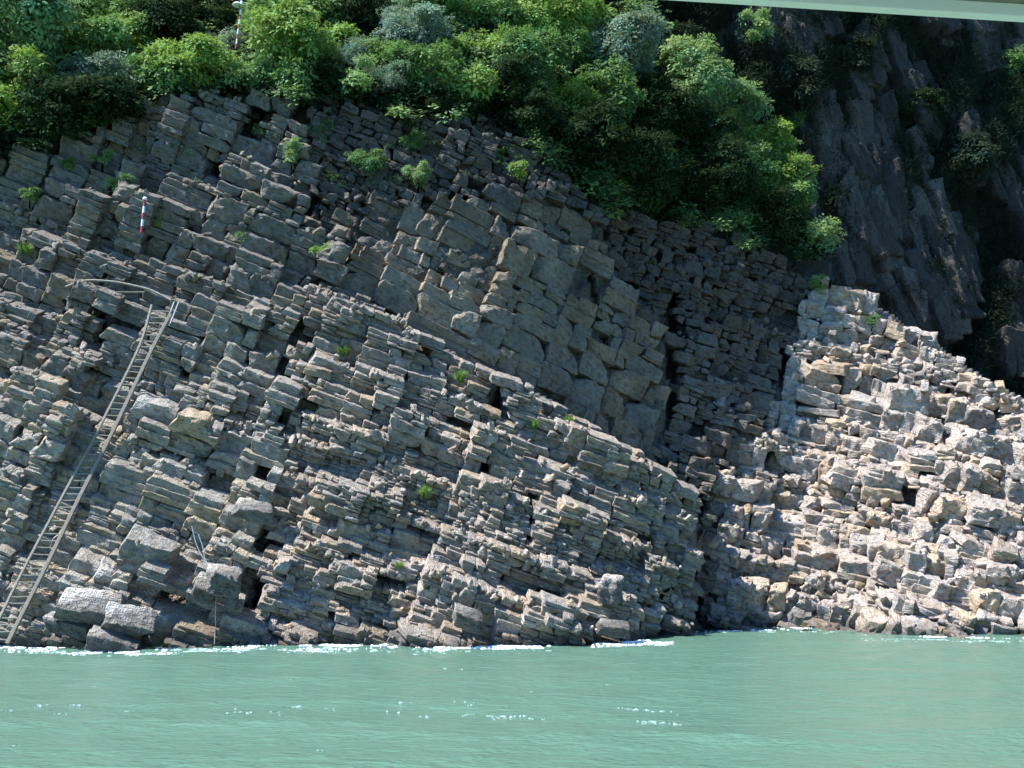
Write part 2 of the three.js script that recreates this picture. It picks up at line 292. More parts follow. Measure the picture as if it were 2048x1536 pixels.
function masonry(cfg) {
  const r = rng(cfg.seed), th = cfg.dip, ct = Math.cos(th), sn = Math.sin(th), Df = DEPTH[cfg.region], [cx, cy] = cfg.center;
  const out = [], rub = [];
  const uMax = cfg.span, vMax = cfg.span;
  // columns between the through-going joints, each with its own ledges
  const cols = []; let u = -uMax;
  while (u < uMax) {
    const w = rr(...cfg.joint, r), seg = []; let v = -vMax - rr(0, 100, r);
    const co = gauss(r) * cfg.colVar;
    while (v < vMax) { const l = rr(...cfg.ledge, r); seg.push({ v0: v, v1: v + l, off: gauss(r) * cfg.segVar }); v += l; }
    cols.push({ u0: u, u1: u + w, seg, off: co }); u += w;
  }
  let v = -vMax, bi = 0;
  while (v < vMax) {
    const pk = 0.5 + 0.5 * noise(v * 0.011, cfg.seed * 1.7, 0.5) * 2;
    const thick = lerp(cfg.bed[0], cfg.bed[1], Math.pow(clamp(r() * 0.75 + pk * 0.3, 0, 1), 1.6));
    const bedOff = gauss(r) * cfg.bedVar, v1 = v + thick;
    for (const c of cols) {
      let ua = c.u0 + gauss(r) * 3; const ue = c.u1 + gauss(r) * 3;
      while (ua < ue - 4) {
        let L = Math.min(thick * rr(...cfg.aspect, r), 150); if (L < 16) L = 16; if (ue - ua - L < 14) L = ue - ua;
        const um = ua + L / 2, vm = (v + v1) / 2, wob = 9 * noise(um * 0.006, vm * 0.006, cfg.seed) + gauss(r) * 0.6;
        const px = cx + um * ct + (vm + wob) * sn, py = cy + um * sn - (vm + wob) * ct;
        const ub = ua; ua += L;
        if (px < -60 || px > 2110 || py > 1335 || py < 100) continue;
        const jx = px + 10 * noise(px * 0.03, py * 0.03, 6), jy = py + 8 * noise(px * 0.03, py * 0.03, 12);
        if (region(jx, jy) !== cfg.region) continue;
        if (r() < cfg.gap) continue;
        if (cleft(px, py)) continue;
        let sg = c.seg.find((s) => vm < s.v1) || c.seg[0];
        const f = 0.3, vl = lerp(vm, lerp(sg.v0, sg.v1, f), cfg.step);
        const qx = cx + um * ct + vl * sn, qy = cy + um * sn - vl * ct;
        let D = lerp(Df(px, py), Df(qx, qy), 1) + c.off + sg.off + bedOff + gauss(r) * cfg.blkVar - cfg.patch * Math.round(5 * fbm(um * 0.0065 + cfg.seed, vm * 0.011, cfg.seed * 0.3, 3));
        if (r() < 0.1) D -= rr(0.08, 0.35, r); else if (r() < 0.07) D += rr(0.15, 0.5, r);
        if (cfg.region === 'left') D = ladderClear(px, py, D);
        // split thick blocks into laminae now and then
        const parts = thick > 15 && r() < cfg.lam ? (r() < 0.5 ? [0, rr(0.3, 0.65, r), 1] : [0, rr(0.2, 0.36, r), rr(0.5, 0.75, r), 1]) : [0, 1];
        for (let s = 0; s + 1 < parts.length; s++) {
          const va = lerp(v, v1, parts[s]), vb = lerp(v, v1, parts[s + 1]), vmm = (va + vb) / 2 + wob;
          const bx = cx + um * ct + vmm * sn, by = cy + um * sn - vmm * ct;
          const end = parts.length > 2 ? gauss(r) * 3 : 0;
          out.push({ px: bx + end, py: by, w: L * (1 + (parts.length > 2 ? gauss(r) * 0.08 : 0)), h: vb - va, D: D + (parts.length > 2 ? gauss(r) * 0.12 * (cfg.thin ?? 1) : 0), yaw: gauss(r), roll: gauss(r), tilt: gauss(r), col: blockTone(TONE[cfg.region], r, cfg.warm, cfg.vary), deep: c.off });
        }
        // loose stones where the face steps back
        if (v1 > sg.v1 - thick * 0.8 && v1 < sg.v1 + thick * 0.8) { const n = Math.round(L / 26 * cfg.rubble * r() * 2); for (let k = 0; k < n; k++) rub.push({ px: px + sn * thick * 0.6 + rr(-L / 2, L / 2, r), py: py - thick * 0.55 + rr(-6, 5, r), D: D + rr(-0.2, 0.5, r), s: 4 + 14 * r() * r() }); }
      }
    }
    v = v1; bi++;
  }
  return { out, rub, r };
}
function buildFace(cfg, label) {
  const { out, rub, r } = masonry(cfg);
  const root = thing('rock_face', label, 'rock face', null, null, 'structure');
  const inView = (b) => b.px > -10 && b.px < 2058 && b.py < 1300;
  out.sort((a, b) => (inView(b) * b.w * b.h) - (inView(a) * a.w * a.h));
  const rest = new Buf();
  out.forEach((b, i) => {
    const m = b.D / 2000, w = b.w * m * cfg.fill, h = b.h * m * cfg.fill, d = clamp(w * 0.9, 1.1, 1.8);
    const ax = frame(cfg.dip + b.roll * cfg.rot * 0.5, cfg.tilt + b.tilt * cfg.rot * 0.6, cfg.yaw + b.yaw * cfg.rot);
    const c = at(b.px, b.py, b.D).addScaledVector(ax[2], -d / 2);
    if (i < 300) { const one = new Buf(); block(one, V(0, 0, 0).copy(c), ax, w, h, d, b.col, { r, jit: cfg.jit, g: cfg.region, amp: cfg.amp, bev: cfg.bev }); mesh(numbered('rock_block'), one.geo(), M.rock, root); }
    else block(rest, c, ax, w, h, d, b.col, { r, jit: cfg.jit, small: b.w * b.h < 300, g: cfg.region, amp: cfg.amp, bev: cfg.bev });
  });
  const mm = mesh('small_rock_blocks', rest.geo(), M.rock, root); mm.userData.kind = 'stuff';
  const rb = new Buf();
  for (const s of rub) {
    if (region(s.px, s.py) !== cfg.region && r() < 0.8) continue;
    const m = s.D / 2000, a = frame(rr(-3, 3, r), rr(-0.6, 0.6, r), rr(-3, 3, r));
    const D = cfg.region === 'left' ? ladderClear(s.px, s.py, s.D) : s.D;
    const t = blockTone(TONE[cfg.region].map((x) => x * 1.25), r, 0.3);
    block(rb, at(s.px, s.py, D), a, s.s * m * rr(0.8, 1.7, r), s.s * m * rr(0.6, 1, r), s.s * m, t, { r, jit: 0.22, small: true, whole: true, g: cfg.region });
  }
  if (rb.count) { const q = mesh('rubble', rb.geo(), M.rock, root); q.userData.kind = 'stuff'; }
  return [out.length, rub.length];
}
const DEG = Math.PI / 180;
const log = [];
log.push(buildFace({ region: 'left', seed: 11, dip: 21 * DEG, center: [300, 750], span: 1150, tilt: 22 * DEG, yaw: 0.04, joint: [48, 105], ledge: [80, 250], bed: [7, 48], lam: 0.5, thin: 0.6, bev: 0.8, aspect: [0.7, 2.6], colVar: 0.5, segVar: 0.3, bedVar: 0.05, blkVar: 0.045, patch: 0.42, step: 0.85, gap: 0.012, rot: 0.05, jit: 0.12, fill: 1.05, warm: 0.22, rubble: 1.8 }, 'grey-green left face of tilted joint columns behind the long ladder'));
log.push(buildFace({ region: 'lower', seed: 23, dip: 19 * DEG, center: [950, 950], span: 800, tilt: 23 * DEG, yaw: 0.12, joint: [60, 130], ledge: [45, 130], bed: [5, 27], lam: 0.6, aspect: [0.9, 3.2], colVar: 0.26, segVar: 0.32, bedVar: 0.12, blkVar: 0.07, patch: 0.45, step: 0.85, gap: 0.018, rot: 0.09, jit: 0.15, fill: 1.05, warm: 0.3, rubble: 2.2 }, 'lower middle buttress of thin beds dipping right to the water'));
log.push(buildFace({ region: 'upper', seed: 37, dip: 21 * DEG, center: [900, 350], span: 480, tilt: 8 * DEG, yaw: 0.15, joint: [40, 90], ledge: [50, 120], bed: [7, 28], lam: 0.4, aspect: [0.8, 2.2], colVar: 0.25, segVar: 0.2, bedVar: 0.06, blkVar: 0.11, patch: 0.3, step: 0.7, gap: 0.05, rot: 0.16, jit: 0.18, fill: 1.05, warm: 0.2, rubble: 0.6 }, 'weathered upper rocks with painted overhang shade just under the hanging bushes'));
log.push(buildFace({ region: 'wall', seed: 41, dip: 20 * DEG, center: [1020, 660], span: 480, tilt: 3 * DEG, yaw: 0.42, joint: [38, 150], ledge: [120, 420], bed: [12, 66], lam: 0.3, thin: 0.2, vary: 0.07, bev: 0.5, aspect: [0.6, 3.2], colVar: 0.1, segVar: 0.05, bedVar: 0.03, blkVar: 0.02, patch: 0.2, step: 0.3, gap: 0.008, rot: 0.015, jit: 0.07, amp: 0.6, fill: 1.13, warm: 0.45, rubble: 0.05 }, 'smooth shaded brown wall in the middle above the stepped beds'));
log.push(buildFace({ region: 'gully', seed: 53, dip: 18 * DEG, center: [1420, 820], span: 620, tilt: 8 * DEG, yaw: -0.05, joint: [34, 80], ledge: [50, 130], bed: [7, 32], lam: 0.4, aspect: [0.7, 2.0], colVar: 0.45, segVar: 0.3, bedVar: 0.08, blkVar: 0.2, patch: 0.4, step: 0.8, gap: 0.025, rot: 0.34, jit: 0.24, fill: 1.05, warm: 0.25, rubble: 0.9 }, 'shadowed broken rocks of the recess right of the smooth wall'));
log.push(buildFace({ region: 'right', seed: 67, dip: 15 * DEG, center: [1750, 950], span: 760, tilt: 20 * DEG, yaw: -0.3, joint: [30, 78], ledge: [36, 105], bed: [11, 60], lam: 0.3, aspect: [0.6, 1.7], colVar: 0.55, segVar: 0.34, bedVar: 0.12, blkVar: 0.2, patch: 0.45, step: 0.8, gap: 0.03, rot: 0.34, jit: 0.2, fill: 1.08, warm: 0.24, rubble: 1.7 }, 'bright cream slope of jumbled blocks at the right'));
{                                                      // fluted pale limestone ribs on the far cliff
  const r = rng(91), root = thing('rock_face', 'shaded far cliff with pale fluted ribs above a small hollow', 'rock face', null, null, 'structure');
  const rest = new Buf();
  for (let i = 0; i < 1500; i++) {
    const scar = i < 230, t = r(), py = scar ? lerp(265, 640, t) : rr(0, 800, r), px = !scar ? rr(1330, 2060, r) : 1690 + (py - 265) * 0.36 + gauss(r) * (24 + 70 * t) + (i % 3 === 0 ? gauss(r) * 120 : 0), h = rr(50, 150, r), w = h * rr(0.2, 0.45, r);
    if (region(px, py) !== 'far' || Math.hypot(px - 1810, (py - 535) * 0.6) < 18) continue;
    if (!scar && fbm(px * 0.009, py * 0.006, 6.1, 4) > -0.02) continue;
    const D = dFar(px, py) + farRelief(px, py) - rr(-0.5, scar ? 0.5 : 0.2, r) - (scar ? 0.3 : 0), m = D / 2000, ax = frame(rr(-0.34, -0.12, r), -0.1 + gauss(r) * 0.07, 0.5 + gauss(r) * 0.22);
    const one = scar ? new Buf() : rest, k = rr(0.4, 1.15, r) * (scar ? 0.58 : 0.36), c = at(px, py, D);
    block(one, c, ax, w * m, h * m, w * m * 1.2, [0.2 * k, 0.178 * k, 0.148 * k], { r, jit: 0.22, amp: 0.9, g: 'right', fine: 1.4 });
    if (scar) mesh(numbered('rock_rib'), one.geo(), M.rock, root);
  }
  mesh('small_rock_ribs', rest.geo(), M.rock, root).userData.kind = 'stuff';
}
console.log(JSON.stringify(log));

// ------------------------------------------------------------------ vegetation
function spray(seed, n, flat, len, wid) {             // one twig end with its leaves
  const r = rng(seed), b = new Buf();
  for (let i = 0; i < n; i++) {
    const a = r() * 6.283, q = Math.sqrt(r()), x = Math.cos(a) * q, z = Math.sin(a) * q, y = gauss(r) * 0.5 * flat + (1 - q * q) * 0.35;
    const d = V(Math.cos(a + gauss(r) * 0.8), gauss(r) * 0.5 - 0.15, Math.sin(a + gauss(r) * 0.8)).normalize();
    const up = V(gauss(r) * 0.6, 1, gauss(r) * 0.6).normalize(), s = V(0, 0, 0).crossVectors(d, up).normalize();
    const l = len * rr(0.7, 1.3, r), w = wid * rr(0.7, 1.3, r), o = V(x, y, z), k = b.p.length / 3, nn = V(0, 0, 0).crossVectors(s, d).normalize();
    const pts = [o, o.clone().addScaledVector(d, l * 0.5).addScaledVector(s, w * 0.5).addScaledVector(nn, 0.15 * w), o.clone().addScaledVector(d, l), o.clone().addScaledVector(d, l * 0.5).addScaledVector(s, -w * 0.5).addScaledVector(nn, 0.15 * w)];
    for (const p of pts) { b.p.push(p.x, p.y, p.z); b.n.push(nn.x, nn.y, nn.z); }
    b.i.push(k, k + 1, k + 2, k, k + 2, k + 3);
  }
  return b.geo();
}
function blades(seed, n) {                             // a tuft of arching grass
  const r = rng(seed), b = new Buf();
  for (let i = 0; i < n; i++) {
    const a = r() * 6.283, lean = rr(0.2, 1.0, r), l = rr(0.6, 1.2, r), w = rr(0.03, 0.06, r), dx = Math.cos(a), dz = Math.sin(a), k = b.p.length / 3;
    for (let s = 0; s <= 3; s++) { const t = s / 3, o = lean * t * t * l * 0.8, y = l * (t - 0.35 * lean * t * t), ww = w * (1 - t * 0.85); b.p.push(dx * o - dz * ww, y, dz * o + dx * ww, dx * o + dz * ww, y, dz * o - dx * ww); }
    for (let s = 0; s < 3; s++) { const q = k + s * 2; b.i.push(q, q + 1, q + 2, q + 1, q + 3, q + 2); }
  }
  return b.geo();
}
const SPRAY = [spray(1, 24, 0.5, 0.55, 0.3), spray(2, 22, 0.7, 0.6, 0.27), spray(3, 28, 0.4, 0.5, 0.25)];
const DROOP = [spray(7, 34, 1.2, 0.6, 0.12), spray(8, 36, 1.0, 0.55, 0.11)];
const TUFT = [blades(4, 34), blades(5, 28)];
function instanced(name, geo, mat, list, parent) {
  const m = new THREE.InstancedMesh(geo, mat, list.length), q = new THREE.Matrix4(), c = new THREE.Color();
  list.forEach((e, i) => { q.compose(e.p, e.q, e.s); m.setMatrixAt(i, q); m.setColorAt(i, c.setRGB(...e.c)); });
  m.name = name; m.castShadow = m.receiveShadow = true; m.userData.kind = 'stuff'; (parent || scene).add(m); return m;
}
const rotQ = (r, tip = 0.6) => new THREE.Quaternion().setFromEuler(new THREE.Euler(gauss(r) * tip, r() * 6.283, gauss(r) * tip));
function limb(b, p0, p1, r0, r1, bend, r, seg = 5) {   // tapered branch
  const mid = p0.clone().lerp(p1, 0.5).add(V(gauss(r), gauss(r), gauss(r)).multiplyScalar(bend)), cur = new THREE.QuadraticBezierCurve3(p0, mid, p1);
  const k0 = b.p.length / 3, sides = 6;
  for (let i = 0; i <= seg; i++) {
    const t = i / seg, c = cur.getPoint(t), d = cur.getTangent(t), s = V(0, 0, 0).crossVectors(d, Math.abs(d.y) > 0.9 ? V(1, 0, 0) : V(0, 1, 0)).normalize(), u = V(0, 0, 0).crossVectors(s, d), rad = lerp(r0, r1, t) * (1 + 0.12 * gauss(r));
    for (let j = 0; j < sides; j++) { const a = j / sides * 6.2832, nx = s.clone().multiplyScalar(Math.cos(a)).addScaledVector(u, Math.sin(a)); b.p.push(c.x + nx.x * rad, c.y + nx.y * rad, c.z + nx.z * rad); b.n.push(nx.x, nx.y, nx.z); b.u.push(j / sides, t * 3); }
  }
  for (let i = 0; i < seg; i++) for (let j = 0; j < sides; j++) { const a = k0 + i * sides + j, c = k0 + i * sides + (j + 1) % sides; b.i.push(a, c, a + sides, c, c + sides, a + sides); }
}
let treeSeed = 100;
// crown centre and size as measured on the survey grid; the trunk stands on the slope below
function plant([px, py, w, h, kind, label], o = {}) {
  const r = rng(treeSeed += 7), rock = ROCKTOP;
  const name = o.name || (h > 105 || w > 130 ? 'broadleaf_tree' : 'bush'), cat = o.cat || (name === 'bush' ? 'bush' : 'tree');
  let D = o.D ?? dHill(px, py + h * 0.35) - 0.25 * w * 0.035 - (o.fwd || 0.6);
  const m = D / 2000, W = w * m * (o.grow || 1) / 2, H = h * m * (o.grow || 1) / 2, Z = o.depth ?? Math.min(W, H) * 0.9;
  const c = at(px, py, D), base = o.base ? at(...o.base) : at(px + gauss(r) * w * 0.08, py + h * 0.5, D + Math.min(1.2, Z * 0.6));
  const g = thing(name, label, cat, base, o.group);
  const L = c.clone().sub(base), lobes = [], n = Math.round(clamp(W * H * 2.2, 4, 18));
  for (let i = 0; i < n; i++) {
    const a = i * 2.4 + r(), t = (i + 0.5) / n, y = lerp(0.75, -0.95, t) + gauss(r) * 0.15, q = Math.sqrt(Math.max(0.05, 1 - y * y)) * rr(0.45, 0.8, r);
    const sz0 = rr(0.16, 0.5, r);
    lobes.push({ p: L.clone().add(V(Math.cos(a) * q * W, y * H * 0.8, Math.sin(a) * q * Z)), r: sz0 });
  }
  const tb = new Buf(), rad = clamp(W * 0.07, 0.025, 0.16), fork = L.clone().multiplyScalar(0.55);
  limb(tb, V(0, -0.5, 0), fork, rad * 1.4, rad * 0.8, 0.1 * H, r);
  mesh('trunk', tb.geo(), M.bark, g);
  const lb = new Buf(); for (const l of lobes) limb(lb, fork, l.p, rad * 0.6, rad * 0.15, 0.15 * H, r, 4);
  mesh('branches', lb.geo(), M.bark, g).userData.kind = 'stuff';
  const sz = o.leaf || 0.5, dens = (o.dens || 1), list = [[], [], []];
  const geos = o.droop ? [DROOP[0], DROOP[1], DROOP[0]] : SPRAY;
  for (const l of lobes) {
    const rx = l.r * W, ry = l.r * H * 0.85, rz = l.r * Z, cnt = Math.round(dens * clamp(2.6 * (rx * ry + rx * rz + ry * rz) / (sz * sz), 5, 130)), shade = 1 + gauss(r) * 0.2, hue = gauss(r) * 0.12;
    for (let i = 0; i < cnt; i++) {
      const d = V(gauss(r), gauss(r) + 0.35, gauss(r)).normalize(), q = 0.55 + 0.5 * r();
      const p = l.p.clone().add(V(d.x * rx * q, d.y * ry * q, d.z * rz * q));
      const k = shade * (1 + gauss(r) * 0.26), yel = hue + gauss(r) * 0.1 + 0.1 * (d.y > 0.5);
      const s = sz * rr(0.45, 1.3, r) * (0.8 + 0.4 * l.r / 0.4);
      const out = new THREE.Quaternion().setFromUnitVectors(V(0, 1, 0), d.clone().add(V(0, 0.7, 0.15)).normalize()).multiply(rotQ(r, 0.45));
      list[(r() * 3) | 0].push({ p, q: out, s: V(s, s, s), c: [clamp(k * (1 + yel), 0, 2), k, clamp(k * (1 - yel), 0, 2)] });
    }
  }
  for (let i = 0; i < lobes.length * 16 * dens; i++) {    // shoots that stand out of the outline
    const l = lobes[(r() * lobes.length) | 0], d = V(gauss(r), Math.abs(gauss(r)) + 0.2, gauss(r)).normalize(), q = rr(0.95, 1.65, r), s = sz * rr(0.35, 0.8, r), k = rr(0.9, 1.35, r);
    list[(r() * 3) | 0].push({ p: l.p.clone().add(V(d.x * l.r * W * q, d.y * l.r * H * q, d.z * l.r * Z * q)), q: rotQ(r, 0.8), s: V(s, s, s), c: [k * 1.06, k, k * 0.9] });
  }
  list.forEach((l, i) => l.length && instanced('crown', geos[i], LEAF[kind], l, g));
  return g;
}
// dense undergrowth on the hill and on the far cliff
{
  const r = rng(77), lists = { mid: [], dark: [], lime: [] };
  for (let i = 0; i < 30000; i++) {
    const px = rr(-560, 1690, r), py = rr(-260, 520, r);
    const hang = 26 * noise(px * 0.02, 4.4, 1.1);
    if (!inside(P_HILL, px, py - 8 - hang)) continue;
    const n = fbm(px * 0.012, py * 0.012, 3.3, 3), D = dHill(px, py) - rr(-0.2, 1.4, r) - clamp(n + 0.1, 0, 1) * 4.2 - 1.0;
    const k = 0.75 + gauss(r) * 0.2 + n * 0.5, s = rr(0.4, 0.8, r);
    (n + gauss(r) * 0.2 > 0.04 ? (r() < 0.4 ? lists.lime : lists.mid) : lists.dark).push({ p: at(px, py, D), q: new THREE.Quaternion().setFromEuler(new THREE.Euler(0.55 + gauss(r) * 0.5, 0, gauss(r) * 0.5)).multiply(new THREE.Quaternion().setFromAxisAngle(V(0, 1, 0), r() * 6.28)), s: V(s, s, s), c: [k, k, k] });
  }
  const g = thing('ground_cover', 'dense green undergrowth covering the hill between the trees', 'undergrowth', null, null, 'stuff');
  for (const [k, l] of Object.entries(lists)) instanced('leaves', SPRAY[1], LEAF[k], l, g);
  const fl = [];
  for (let i = 0; i < 26000; i++) {
    const px = rr(1240, 2130, r), py = rr(-60, 800, r);
    if (region(px, py) !== 'far') continue;
    const n = fbm(px * 0.009, py * 0.006, 6.1, 4), pale = Math.exp(-(((px - 1750 - (py - 400) * 0.3) / 80) ** 2) - (((py - 450) / 190) ** 2));
    if (n + 0.19 - pale * 0.25 - 0.2 * (py > 620) < gauss(r) * 0.12) continue;
    const D = dFar(px, py) + farRelief(px, py) - rr(0, 1.1, r), k = 0.8 + gauss(r) * 0.25, s = rr(0.5, 1.1, r);
    fl.push({ p: at(px, py, D), q: rotQ(r, 0.5), s: V(s, s * 1.3, s), c: [k, k, k] });
  }
  const g2 = thing('ground_cover', 'dark scrub and creepers clinging to the shadowed far cliff', 'scrub', null, null, 'stuff');
  instanced('leaves', DROOP[0], LEAF.shade, fl, g2);
}
{
  const r = rng(79), l = [];
  for (let i = 0; i < 9000; i++) {
    const px = rr(-20, 1300, r), py = rr(190, 470, r), g = region(px, py);
    if (g !== 'left' && g !== 'upper') continue;
    const n = fbm(px * 0.016, py * 0.02, 12.3, 3) - (py - 190) / 900 + (g === 'upper' ? 0.08 : -0.04);
    if (n + gauss(r) * 0.06 < 0.16) continue;
    const D = DEPTH[g](px, py) - rr(-0.3, 0.5, r), k = 0.8 + gauss(r) * 0.25, s = rr(0.12, 0.32, r);
    l.push({ p: at(px, py, D), q: rotQ(r, 0.7), s: V(s, s * 1.3, s), c: [k, k, k] });
  }
  instanced('leaves', SPRAY[1], LEAF.mid, l, thing('ground_cover', 'sparse weeds rooted in the cracks of the upper rocks', 'weeds', null, null, 'stuff'));
}
const TREES = [
  [35, 45, 210, 190, 'pale', 'bright pale green tree filling the top left corner'],
  [-40, 150, 150, 150, 'mid', 'tree cut by the left edge below the pale corner tree'],
  [60, 165, 110, 120, 'lime', 'yellow-green rounded bush at the left below the corner tree'],
  [20, 215, 120, 90, 'lime', 'yellow-green bush at the left edge above the dark rock shadow'],
  [140, 95, 150, 100, 'lime', 'yellow-tipped round tree right of the pale corner tree'],
  [205, 110, 120, 110, 'mid', 'mid green tree between two yellow-tipped crowns at upper left'],
  [185, 160, 150, 90, 'silver', 'blue-green bush with drooping silvery leaves over the left rocks'],
  [165, 172, 60, 40, 'silver', 'small clump of large silvery leaves in the dark at left'],
  [120, 215, 150, 110, 'dark', 'dark green bush in shadow just above the left rock face'],
  [215, 205, 130, 80, 'dark', 'dark low bush at the rock edge left of the overhanging bright bush'],
  [270, 85, 90, 110, 'lime', 'narrow yellow-green tree with a lit cap, right of the round tree'],
  [235, 25, 150, 90, 'mid', 'mid green tree at the top edge, second crown from the corner'],
  [130, 20, 130, 80, 'dark', 'dark tree at the top edge beside the pale corner tree'],
  [330, 60, 120, 110, 'dark', 'dark green tree in shade left of the striped lamp post'],
  [300, 150, 80, 80, 'mid', 'small mid green bush left of the overhanging bright bush'],
  [375, 130, 170, 110, 'lime', 'large bright bush overhanging the cliff below the lamp post'],
  [440, 95, 80, 70, 'silver', 'silvery-green bush just left of the striped lamp post'],
  [340, 165, 110, 60, 'mid', 'lower green skirt of bush hanging over the left rock columns'],
  [498, 150, 70, 70, 'pale', 'pale green tuft-like bush below the foot of the lamp post'],
  [410, 25, 120, 80, 'dark', 'dark tree at the top edge left of the lamp head'],
  [540, 45, 110, 110, 'mid', 'green tree right of the striped lamp post at the top edge'],
  [590, 100, 150, 150, 'lime', 'tall yellow-green tree right of the lamp post'],
  [560, 155, 120, 60, 'mid', 'low green bush at the rock edge under the tall yellow-green tree'],
  [665, 85, 90, 45, 'lime', 'flat yellow fronds spreading right of the tall yellow-green tree'],
  [635, 35, 90, 90, 'mid', 'green tree behind the flat yellow fronds, at the top'],
  [690, 115, 100, 70, 'silver', 'silvery drooping bush below the flat yellow fronds'],
  [640, 150, 100, 70, 'dark', 'dark bush above the rocks left of the hanging pale bush'],
  [710, 160, 80, 80, 'pale', 'pale leafy bush hanging over the rock edge left of centre'],
  [720, 30, 110, 90, 'dark', 'dark tree at the top edge left of the silver round bush'],
  [785, 30, 90, 70, 'silver', 'small silver-green tree at the top edge above the round silver bush'],
  [825, 75, 130, 120, 'silver', 'round silver-green bush standing out left of top centre'],
  [770, 120, 110, 80, 'mid', 'green bush tucked below the round silver bush on its left'],
  [850, 140, 140, 90, 'mid', 'green bush directly below the round silver bush'],
  [780, 165, 90, 60, 'silver', 'grey-green bush with big leaves at the rock edge below centre bushes'],
  [880, 15, 150, 80, 'mid', 'mid green tree crown at top centre'],
  [945, 35, 80, 50, 'lime', 'small lime-yellow crown near top centre'],
  [900, 115, 60, 70, 'lime', 'upright lime-yellow sapling right of the round silver bush'],
  [985, 100, 110, 70, 'lime', 'lime-tipped bush right of the upright sapling'],
  [925, 172, 130, 55, 'lime', 'low spreading yellow-tipped bush over the dark upper rocks'],
  [860, 195, 90, 50, 'dark', 'dark low bush on the rock edge left of the yellow-tipped one'],
  [990, 30, 120, 90, 'mid', 'green tree at the top edge right of the small lime crown'],
  [1010, 165, 100, 90, 'dark', 'dark bush between the yellow-tipped bush and the narrow dull tree'],
  [1060, 135, 110, 140, 'mid', 'narrow dull green tree above the top of the smooth wall'],
  [1085, 40, 170, 110, 'lime', 'broad yellow-green tree right of top centre'],
  [1170, 40, 110, 90, 'lime', 'yellow-green tree at the top, last bright crown before the dark cliff'],
  [1130, 105, 110, 90, 'mid', 'green tree left of the big silver-blue tree'],
  [1125, 195, 110, 70, 'lime', 'bush with lime tips above the bare pale rock strip'],
  [1060, 225, 90, 110, 'dark', 'dark shrub hanging down beside the bare pale rock strip'],
  [1240, 110, 180, 150, 'silver', 'big silver-blue tree at the right of the wood'],
  [1345, 85, 120, 60, 'shade', 'dull dark crown behind the silver-blue tree at the wood edge'],
  [1200, 200, 120, 110, 'mid', 'shaded green tree below the big silver-blue tree'],
  [1185, 290, 130, 130, 'dark', 'very dark tree over the rocks under the silver-blue tree'],
  [1300, 220, 130, 130, 'dark', 'dark tree in the hollow between the silver and the tall right tree'],
  [1385, 165, 120, 150, 'pale', 'tall lit tree against the dark cliff'],
  [1395, 270, 120, 120, 'dark', 'dark lower crown under the tall lit tree'],
  [1280, 340, 170, 140, 'dark', 'large dark tree hanging above the recess'],
  [1420, 360, 170, 130, 'dark', 'large dark tree right of the hanging one above the recess'],
  [1465, 215, 100, 100, 'pale', 'silvery lit tree on the right edge of the wood'],
  [1535, 285, 100, 80, 'lime', 'yellow-green lit crown on the right edge of the wood'],
  [1500, 340, 110, 90, 'mid', 'green crown below the silvery lit edge tree'],
  [1575, 350, 90, 80, 'lime', 'loose spray of lit branches at the far right of the wood'],
  [1540, 420, 120, 90, 'dark', 'dark bush over the ridge below the loose spray of branches'],
  [1590, 400, 80, 70, 'mid', 'thin green bush on the ridge right of the dark bush'],
  [1630, 478, 90, 60, 'pale', 'thin pale bush with bright leaves on the ridge above the right slope'],
];
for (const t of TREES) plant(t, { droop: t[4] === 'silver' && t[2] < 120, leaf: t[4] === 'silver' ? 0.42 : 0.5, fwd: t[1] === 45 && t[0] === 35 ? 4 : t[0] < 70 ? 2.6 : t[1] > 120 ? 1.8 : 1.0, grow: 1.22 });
// shrubs on the far cliff
for (const [px, py, w, h, kind, label] of [
  [1510, 58, 80, 80, 'pale', 'bright bush growing alone on the dark cliff under the canopy edge'],
  [1815, 220, 120, 80, 'dark', 'broad dark bush clinging to the middle of the far cliff'],
  [1930, 330, 110, 120, 'shade', 'dark bush on the far cliff right of the pale hollow rock'],
  [1600, 170, 90, 110, 'shade', 'dark bush on the far cliff between wood and pale rock'],
  [1700, 120, 120, 90, 'shade', 'dark bush high on the far cliff below the canopy edge'],
  [2025, 130, 60, 70, 'mid', 'green bush at the right edge high on the far cliff'],
  [1585, 245, 60, 40, 'mid', 'small green bush in the shade left of the pale overhang'],
]) plant([px, py, w, h, kind, label], { name: 'bush', D: dFar(px, py) + farRelief(px, py) - 1.8, leaf: 0.6 });
